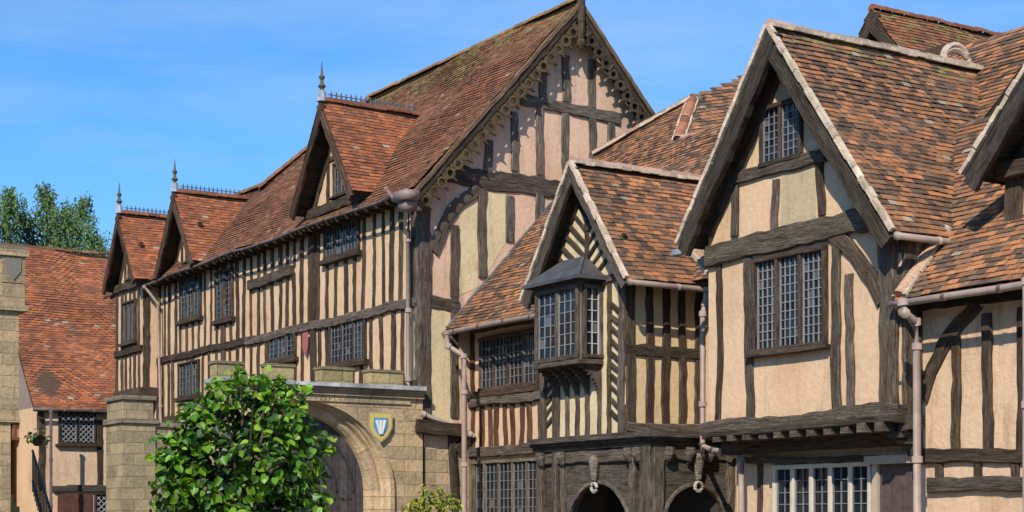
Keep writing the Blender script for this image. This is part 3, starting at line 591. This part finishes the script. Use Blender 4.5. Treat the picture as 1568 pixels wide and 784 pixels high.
pb(w_,WW,1400,700,1620,694,.2,col=BROWN,pr=.08); pb(w_,WW,1425,743,1620,740,.2,col=(.13,.11,.09),pr=.08); pb(w_,WW,1400,470,1620,440,.18,col=BROWN)
pb(w_,WW,1408,470,1408,700,.14,col=BROWN)
for x in(1440,1500,1555): pb(w_,WW,x,710,x,735,.14,col=BROWN)
pipe(w_,[at(1382,462,22.2),at(1384,478,22.2),at(1402,492,22.5),at(1404,530,22.6),at(1405,930,22.6)],.055)
pipe(w_,[at(1572,430,20.7),at(1572,930,20.7)],.05)
gable_roof(w_,-15.75,zr(4.72),-13.7,zr(6.95),-11.6,zr(4.72),17.2,21.5,PAL_MIX,board=.26,bcol=(.10,.085,.08),rcol=(.4,.16,.1))
WX=Wall('Y',17.75); poly(w_,'plaster',WX,[(-15.4,zr(4.0)),(-11.9,zr(4.0)),(-11.9,zr(4.9)),(-13.7,zr(6.8)),(-15.4,zr(4.9))],0,(.6,.42,.27))
beam(w_,WX,(-15.5,zr(4.75)),(-11.7,zr(4.75)),.22,pr=.2,col=BROWN); beam(w_,WX,(-15.3,zr(4.8)),(-13.7,zr(6.6)),.2,col=BROWN); beam(w_,WX,(-15.33,zr(4.0)),(-15.33,zr(4.8)),.3,pr=.06,col=BROWN)
w_.finish()
# ================================================================ BACK HOUSE (upper right)
k_=B('tiled_roof_house')
gable_roof(k_,-27.9,zr(6.0),-24.4,zr(10.36),-20.9,zr(6.0),24.0,36,[(.33,.13,.065),(.27,.115,.06),(.37,.15,.075),(.20,.095,.055)],mort=False,board=.25,bcol=BROWN,lich=1.2)
WK=Wall('Y',24.6); poly(k_,'plaster',WK,[(-27.5,0),(-21.3,0),(-21.3,zr(6.2)),(-24.4,zr(10)),(-27.5,zr(6.2))],0,(.5,.44,.36))
for x in(-24.8,-24.4,-24.0): beam(k_,WK,(x,zr(8)),(x,zr(9.8)),.14,col=BROWN)
beam(k_,WK,(-26,zr(9.3)),(-22.8,zr(9.3)),.2,col=BROWN); box(k_,'plaster',-27.5,-21.3,24.65,36,0,zr(6.1),BUFF)
k_.finish()
# ================================================================ LEFT HOUSE
l_=B('red_roofed_house'); WH=Wall('X',-54.0); hL=WH.s(62,0)[0]; hR=22.5
poly(l_,'plaster',WH,[(hL,0),(hR,0),(hR,zr(3.9)),(hL,zr(3.9))],0,(.76,.54,.36)); box(l_,'plaster',-62,-54.02,hL,hR,0,zr(3.8),BUFF)
ex=-53.75; ez=zr(3.72); rx=-59.2; rz=zr(9.75)
roof(l_,[(ex,hL-.25,ez),(ex,hR+.3,ez),(rx,hR+.3,rz),(rx,hL-.25,rz)],PAL_RED,wave=.10,g=.12,tw=.2)
roof(l_,[(rx-5.6,hR,ez),(rx-5.6,hL,ez),(rx,hL,rz),(rx,hR,rz)],PAL_RED,tw=.4,g=.3)
ridge(l_,(rx,hL-.25,rz+.05),(rx,hR+.3,rz+.05),mort=False,col=(.2,.1,.06))
l_['plaster'].face([(-54.05,hL,zr(3.8)),(-62,hL,zr(3.8)),(rx,hL,rz-.2)],None,(.3,.24,.2))  # gable end plaster darkened, its shadow is in the colour
pwin(l_,WH,91,145,628,679,nl=2,cols=3,rows=4,fw=.08,col=(.10,.075,.06),sill=.08,diag=True,leadc=(.3,.3,.3),lw=.025)
pwin(l_,WH,145,182,757,795,nl=1,cols=4,rows=4,fw=.06,col=(.12,.09,.07),sill=0,diag=True,leadc=(.4,.4,.4),lw=.025)
pb(l_,WH,152,640,152,745,.18,col=BROWN); pb(l_,WH,80,748,200,748,.22,col=(.13,.115,.105),pr=.1); pb(l_,WH,62,630,66,750,.2,col=BROWN); pb(l_,WH,186,640,186,750,.2,col=BROWN)
slab(l_,'door',WH,WH.s(88,0)[0],WH.s(140,0)[0],0,WH.s(110,756)[1],0,.05,(.13,.05,.03))
gutter(l_,(ex+.08,hL-.3,ez-.05),(ex+.08,hR,ez-.05),.05,(.10,.075,.065)); pipe(l_,[at(78,630,53.2),at(78,900,53.2)],.05,(.12,.08,.07))
l_.finish()
# ================================================================ STONE TOWER far left
t_=B('stone_church_tower'); TC=(.55,.43,.265); WT=Wall('X',-40.0)
ya,yb_,yc=WT.s(38,0)[0],WT.s(29,0)[0],WT.s(17,0)[0]; zA=WT.s(20,376)[1]; zB=WT.s(20,468)[1]; zC=WT.s(20,640)[1]
box(t_,'stone',-46,-40,3,ya,zB,zA-.25,TC); box(t_,'stone',-46.08,-39.92,2.9,ya+.08,zA-.25,zA-.1,TC); box(t_,'stone',-46,-40,3,ya+.02,zA-.1,zA,(.3,.25,.18))
box(t_,'stone',-46.08,-39.92,2.9,ya+.07,zB-.12,zB,TC); box(t_,'stone',-46,-40.02,3,yb_,zC,zB-.12,TC); box(t_,'stone',-46.05,-39.97,3,yb_+.02,zC-.1,zC,TC); box(t_,'stone',-46,-40.04,3,yc,0,zC-.1,TC)
c=WT.s(20,410)
poly(t_,'shield',WT,[(c[0]-.2,c[1]+.23),(c[0]+.2,c[1]+.23),(c[0]+.18,c[1]-.08),(c[0],c[1]-.3),(c[0]-.18,c[1]-.08)],.04,(.22,.19,.15))
slab(t_,'stone',WT,c[0]-.28,c[0]+.28,c[1]-.36,c[1]+.3,0,.02,(.42,.33,.21))
t_.finish()
t2=B('stone_outbuilding'); WQ=Wall('X',-56.5); box(t2,'stone',-60,-56.5,11,15.6,0,zr(3.6),(.48,.38,.25))
pwin(t2,WQ,21,40,652,672,nl=1,cols=1,rows=1,fw=.1,col=(.3,.15,.1),sill=0,gl=(.25,.18,.14))
roof(t2,[(-56.2,10.8,zr(3.6)),(-56.2,15.7,zr(3.6)),(-59,15.7,zr(5.0)),(-59,10.8,zr(5.0))],PAL_RED)
box(t2,'dark',-61,-60,11,15.9,0,zr(9.0),(.05,.04,.035))  # added near-black sheet: shadow of the gap put into its colour
t2.finish()
st=B('stone_steps')
for i in range(12): box(st,'stone',-46.2-.32*i,-46.2-.32*(i+1),9.5,13.75,0,.55+.19*i,tint((.48,.42,.26),.1))
st.finish()
rl=B('iron_railing')
pa=at(50,690,48);pb_=at(78,784,44)
for o in(0,-.9): tube(rl,'iron',[pa+Vector((0,0,o)),pb_+Vector((0,0,o))],.035,(.03,.03,.03),6)
for i in range(14):
    f=i/13; q=pa.lerp(pb_,f); tube(rl,'iron',[q,q-Vector((0,0,1.2))],.018,(.03,.03,.03),5)
rl.finish()
lw=B('low_stone_wall')
WQ2=Wall('X',-38)
for a,c,yt in((188,238,648),(200,246,610),):
    h0=WQ2.s(a,0)[0];h1=WQ2.s(c,0)[0];zz=WQ2.s((a+c)/2,yt)[1]; off=0 if yt>620 else -.5
    slab(lw,'stone',WQ2,h0,h1,0,zz,-1.2+off,off,tint((.38,.32,.21))); slab(lw,'stone',WQ2,h0-.06,h1+.06,zz,zz+.1,-1.25+off,off+.06,(.29,.25,.19))
h0=WQ2.s(238,0)[0];h1=WQ2.s(345,0)[0];zz=WQ2.s(290,655)[1]
slab(lw,'stone',WQ2,h0,h1,0,zz,-.5,-.05,(.38,.32,.22)); slab(lw,'stone',WQ2,h0,h1+.1,zz,zz+.1,-.56,.01,(.29,.25,.19))
lw.finish()
# ================================================================ terrace on the other side of the street (behind the camera; seen in the window glass)
xo=-95
while xo<5:
    wd=R(7,10); hh=R(6.5,8.5); hs=B('terraced_house'); cc=random.choice([(.28,.13,.09),(.5,.45,.36),(.4,.3,.22)])
    box(hs,'plaster',xo,xo+wd-.02,-24,-16,0,hh,cc); zq=hh+3.2
    for pts in([(xo,-15.7,hh),(xo+wd,-15.7,hh),(xo+wd,-20,zq),(xo,-20,zq)],[(xo,-24.3,hh),(xo+wd,-24.3,hh),(xo+wd,-20,zq),(xo,-20,zq)]): hs['tile'].face(pts,None,(.16,.09,.07))
    for xx in(xo,xo+wd-.02): hs['plaster'].face([(xx,-16,hh),(xx,-24,hh),(xx,-20,zq-.1)],None,cc)
    for fl in(1.2,4.2):
        for k in range(3):
            wx=xo+1.2+k*(wd-3)/2; box(hs,'paint',wx-.08,wx+1.08,-16,-15.93,fl-.08,fl+1.58,(.7,.7,.66)); box(hs,'glass',wx,wx+1,-15.93,-15.9,fl,fl+1.5,(.02,.02,.025))
    box(hs,'plaster',xo+.4,xo+1.3,-20.5,-19.5,hh+2,hh+4.6,(.28,.14,.1))
    hs.finish(); xo+=wd
# ---------------------------------------------------------------- foliage
def leaf(b,o,nrm,sz,col,narrow=1.0):
    nrm=nrm.normalized(); a=Vector((R(-1,1),R(-1,1),R(-1.6,.1))); t=(a-nrm*a.dot(nrm)).normalized(); s_=nrm.cross(t)
    P=lambda x,y,h:o+s_*x*sz*narrow+t*y*sz+nrm*h*sz
    c0=P(0,0,0);c1=P(0,1,-.15); f=R(.02,.22)
    A=b['leaf']; c2=(col[0]*R(.9,1.1),col[1],col[2])
    A.face([c0,P(.3,-.08,f*.6),P(.52,.25,f),P(.4,.65,f*.7),c1],None,col); A.face([c0,c1,P(-.4,.65,f*.7),P(-.52,.25,f),P(-.3,-.08,f*.6)],None,c2)
def foliage(b,lobes,dens,sz,cols,narrow=1.0,up=.55):
    for (c,rx,rz) in lobes:
        n=int(dens*rx*rx*12)
        for i in range(n):
            d=Vector((R(-1,1),R(-1,1),R(-1,1)))
            if d.length<.05 or d.length>1: continue
            d.normalize(); k=R(.5,1.12)
            o=c+Vector((d.x*rx*k,d.y*rx*k,d.z*rz*k)); nn=d+Vector((R(-.6,.6),R(-.6,.6),R(-.4,.6)+up))
            cc=random.choice(cols); q=R(.7,1.2)*(1 if k>.8 else .65); leaf(b,o,nn,sz*R(.55,1.3),(cc[0]*q,cc[1]*q,cc[2]*q),narrow=narrow)  # leaves deeper in a lobe darkened, shade put into their colour
lt=B('lime_tree'); T=24.0
G=[(.13,.29,.010),(.09,.23,.010),(.18,.35,.014),(.05,.14,.008),(.25,.40,.02),(.035,.10,.008)]
lob=[]
for (px,py,rp) in((372,640,52),(300,660,42),(432,640,42),(275,712,40),(330,720,62),(410,715,62),(462,690,34),(342,604,28),(390,590,20),(418,604,26),(255,695,22),(300,770,50),(375,790,75),(440,770,52),(470,735,30),(262,760,32),(325,628,30),(455,650,26),(350,850,75),(420,850,70),(288,640,24),(493,685,14),(248,735,18),(488,765,20),(370,578,12),(432,588,14),(480,655,12)):
    rr=rp/F*T; lob.append((at(px,py,T+R(-.55,.4)),rr,rr*.95))
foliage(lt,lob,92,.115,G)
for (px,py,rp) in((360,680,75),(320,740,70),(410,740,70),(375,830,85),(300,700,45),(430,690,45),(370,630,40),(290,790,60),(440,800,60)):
    rr=rp/F*T; foliage(lt,[(at(px,py,T+.4),rr,rr)],45,.15,[(.015,.045,.006),(.025,.065,.008)])  # very dark inner leaves: crown shade painted as leaf colour
base=at(372,950,T); base.z=0; top=at(372,620,T)
tube(lt,'bark',[base,base.lerp(top,.3)+Vector((.05,0,0)),base.lerp(top,.6),top],[.11,.09,.06,.015],(.12,.09,.06),9)
for (c,a,b2) in lob:
    s0=base.lerp(top,R(.3,.75)); mid=s0.lerp(c,.5)+Vector((0,0,.12)); tube(lt,'bark',[s0,mid,c],[.035,.022,.008],(.11,.08,.05),6)
for (px,py) in((365,564),(430,574),(238,668),(515,688),(314,598),(508,668),(228,700),(478,600),(282,620),(458,586),(402,570),(338,578),(245,720),(500,720)):
    e_=at(px,py,T); s0=e_.lerp(at(370,690,T),.45); tube(lt,'bark',[s0,e_],[.012,.004],(.12,.1,.05),5)
    for k in range(20): leaf(lt,s0.lerp(e_,R(.2,1.02))+Vector((R(-.1,.1),R(-.1,.1),R(-.08,.08))),Vector((R(-.5,1),R(-1,.3),R(.2,1))),.11,random.choice(G))
lt.finish()
sb=B('spotted_laurel_shrub'); T=27
foliage(sb,[(at(x,y,T+R(-.2,.2)),q/F*T,q/F*T) for x,y,q in((660,775,32),(635,785,24),(688,782,22),(665,758,18),(650,820,40),(640,772,12),(690,764,10))],190,.09,[(.42,.40,.03),(.30,.36,.03),(.52,.47,.06),(.15,.26,.02)],narrow=.6)
b0=at(655,860,T); b0.z=0; tube(sb,'bark',[b0,at(655,790,T)],[.06,.03],(.1,.08,.05),6)
sb.finish()
wt=B('willow_tree'); T=78; G2=[(.17,.25,.07),(.12,.20,.055),(.21,.28,.09),(.085,.15,.045)]
tb=at(90,1000,T); tb.z=0; tt=at(85,330,T)
tube(wt,'bark',[tb,tb.lerp(tt,.5)+Vector((.4,0,0)),tt],[.5,.35,.08],(.10,.08,.06),8)
for (px,py,rp) in((18,308,22),(8,345,28),(45,335,24),(74,305,18),(82,345,30),(115,322,22),(125,352,28),(150,372,24),(100,385,36),(35,385,36),(165,392,18),(68,288,12),(130,308,14),(0,325,26),(60,400,40),(130,400,35),(-40,340,40),(-20,390,40),(14,292,10),(95,330,22)):
    c=at(px,py,T+R(-2,2)); rr=rp/F*T
    tube(wt,'bark',[tb.lerp(tt,R(.55,.95)),c],[.1,.02],(.10,.08,.06),5)
    for i in range(int(rp*2.5)):
        d=Vector((R(-1,1),R(-1,1),R(-.2,1))); d=d*(rr/max(.3,d.length))*R(.3,1.1); o=c+d; L=R(.5,1.8); sw=Vector((R(-.25,.25),R(-.25,.25),0))
        for k in range(int(L/.11)):
            q=o-Vector((0,0,k*.11))+sw*(k*.11/L)+Vector((R(-.06,.06),R(-.06,.06),0))
            cc=random.choice(G2); leaf(wt,q,Vector((R(-.3,1),R(-1,.3),R(-.2,.9))),R(.12,.2),cc,narrow=.4)
wt.finish()
hb=B('hanging_flower_basket'); c=at(57,668,51)
foliage(hb,[(c,.32,.22),(c+Vector((0,.2,-.1)),.22,.2)],60,.12,[(.08,.16,.03),(.1,.2,.03)]); foliage(hb,[(c,.34,.22)],16,.09,[(.5,.04,.05),(.55,.3,.35)])
tube(hb,'iron',[c+Vector((0,0,.7)),c],.015,(.03,.03,.03),5); tube(hb,'bark',[c-Vector((0,0,.3)),c-Vector((0,0,.18)),c],[.08,.2,.26],(.12,.08,.05),8); hb.finish()
# ---------------------------------------------------------------- ground, street, pavement
def flat(name,x0,x1,y0,y1,z,col,sc):
    me=bpy.data.meshes.new(name); me.from_pydata([(x0,y0,z),(x1,y0,z),(x1,y1,z),(x0,y1,z)],[],[(0,1,2,3)]); o=bpy.data.objects.new(name,me); bpy.context.scene.collection.objects.link(o)
    m,nt,b=newmat(name); c=ramp(nt,noi(nt,sc,8),[(.3,tuple(v*.7 for v in col)),(.7,tuple(v*1.2 for v in col))]); nt.links.new(c,b.inputs['Base Color']); b.inputs['Roughness'].default_value=.9; bump(nt,b,noi(nt,60,4),.4,.01); me.materials.append(m); return o
flat('ground',-600,600,-600,600,0,(.10,.12,.06),.3); flat('street',-400,200,-12,11,.004,(.05,.05,.052),3)
pv=B('pavement'); box(pv,'stone',-60,0,11,16.9,-.05,.12,(.3,.28,.25)); box(pv,'stone',-100,5,-15.8,-12,-.05,.12,(.3,.28,.25)); pv.finish()
# ---------------------------------------------------------------- light, sky, camera
sun=Vector((.50,-.62,.63)).normalized(); el=math.asin(sun.z); az=math.atan2(sun.x,sun.y)
W=bpy.data.worlds.new('World'); bpy.context.scene.world=W; W.use_nodes=True; nt=W.node_tree; bg=nt.nodes['Background']
sky=N(nt,'ShaderNodeTexSky',sky_type='NISHITA'); sky.sun_disc=False; sky.sun_elevation=el; sky.sun_rotation=az; sky.air_density=1.0; sky.dust_density=.3; sky.ozone_density=3.0; sky.altitude=50
tc=N(nt,'ShaderNodeTexCoord').outputs['Generated']
sk=mul(nt,sky.outputs[0],(.50,1.02,1.5))
cl=ramp(nt,noi(nt,2.3,9,vec=tc,sc=(1.2,1.2,7),rough=.62),[(.46,0.0),(.76,.4)])
sp=N(nt,'ShaderNodeSeparateXYZ'); nt.links.new(tc,sp.inputs[0])
hzr=ramp(nt,sp.outputs[2],[(.0,.5),(.11,.30),(.22,.03),(.4,0.0)])
mx0=N(nt,'ShaderNodeMix',data_type='RGBA'); nt.links.new(hzr,mx0.inputs[0]); nt.links.new(sk,mx0.inputs[6]); mx0.inputs[7].default_value=(3.6,5.4,7.0,1)
mx=N(nt,'ShaderNodeMix',data_type='RGBA'); nt.links.new(cl,mx.inputs[0]); nt.links.new(mx0.outputs[2],mx.inputs[6]); mx.inputs[7].default_value=(4.2,5.8,7.2,1)
nt.links.new(mx.outputs[2],bg.inputs[0]); bg.inputs[1].default_value=.125
L=bpy.data.lights.new('sun','SUN'); L.energy=5.0; L.angle=math.radians(.5); L.color=(1,.94,.84); lo=bpy.data.objects.new('sun',L); bpy.context.scene.collection.objects.link(lo); lo.rotation_euler=sun.to_track_quat('Z','Y').to_euler()
cam=bpy.data.cameras.new('camera'); co=bpy.data.objects.new('camera',cam); bpy.context.scene.collection.objects.link(co)
co.location=(0,0,EYE); co.rotation_euler=(math.radians(90),0,math.atan2(SX,CX)); cam.sensor_width=36; cam.lens=F/1568*36; cam.shift_y=408/1568; cam.clip_end=2000
bpy.context.scene.camera=co
vs=bpy.context.scene.view_settings; vs.view_transform='Standard'; vs.look='None'; vs.exposure=0
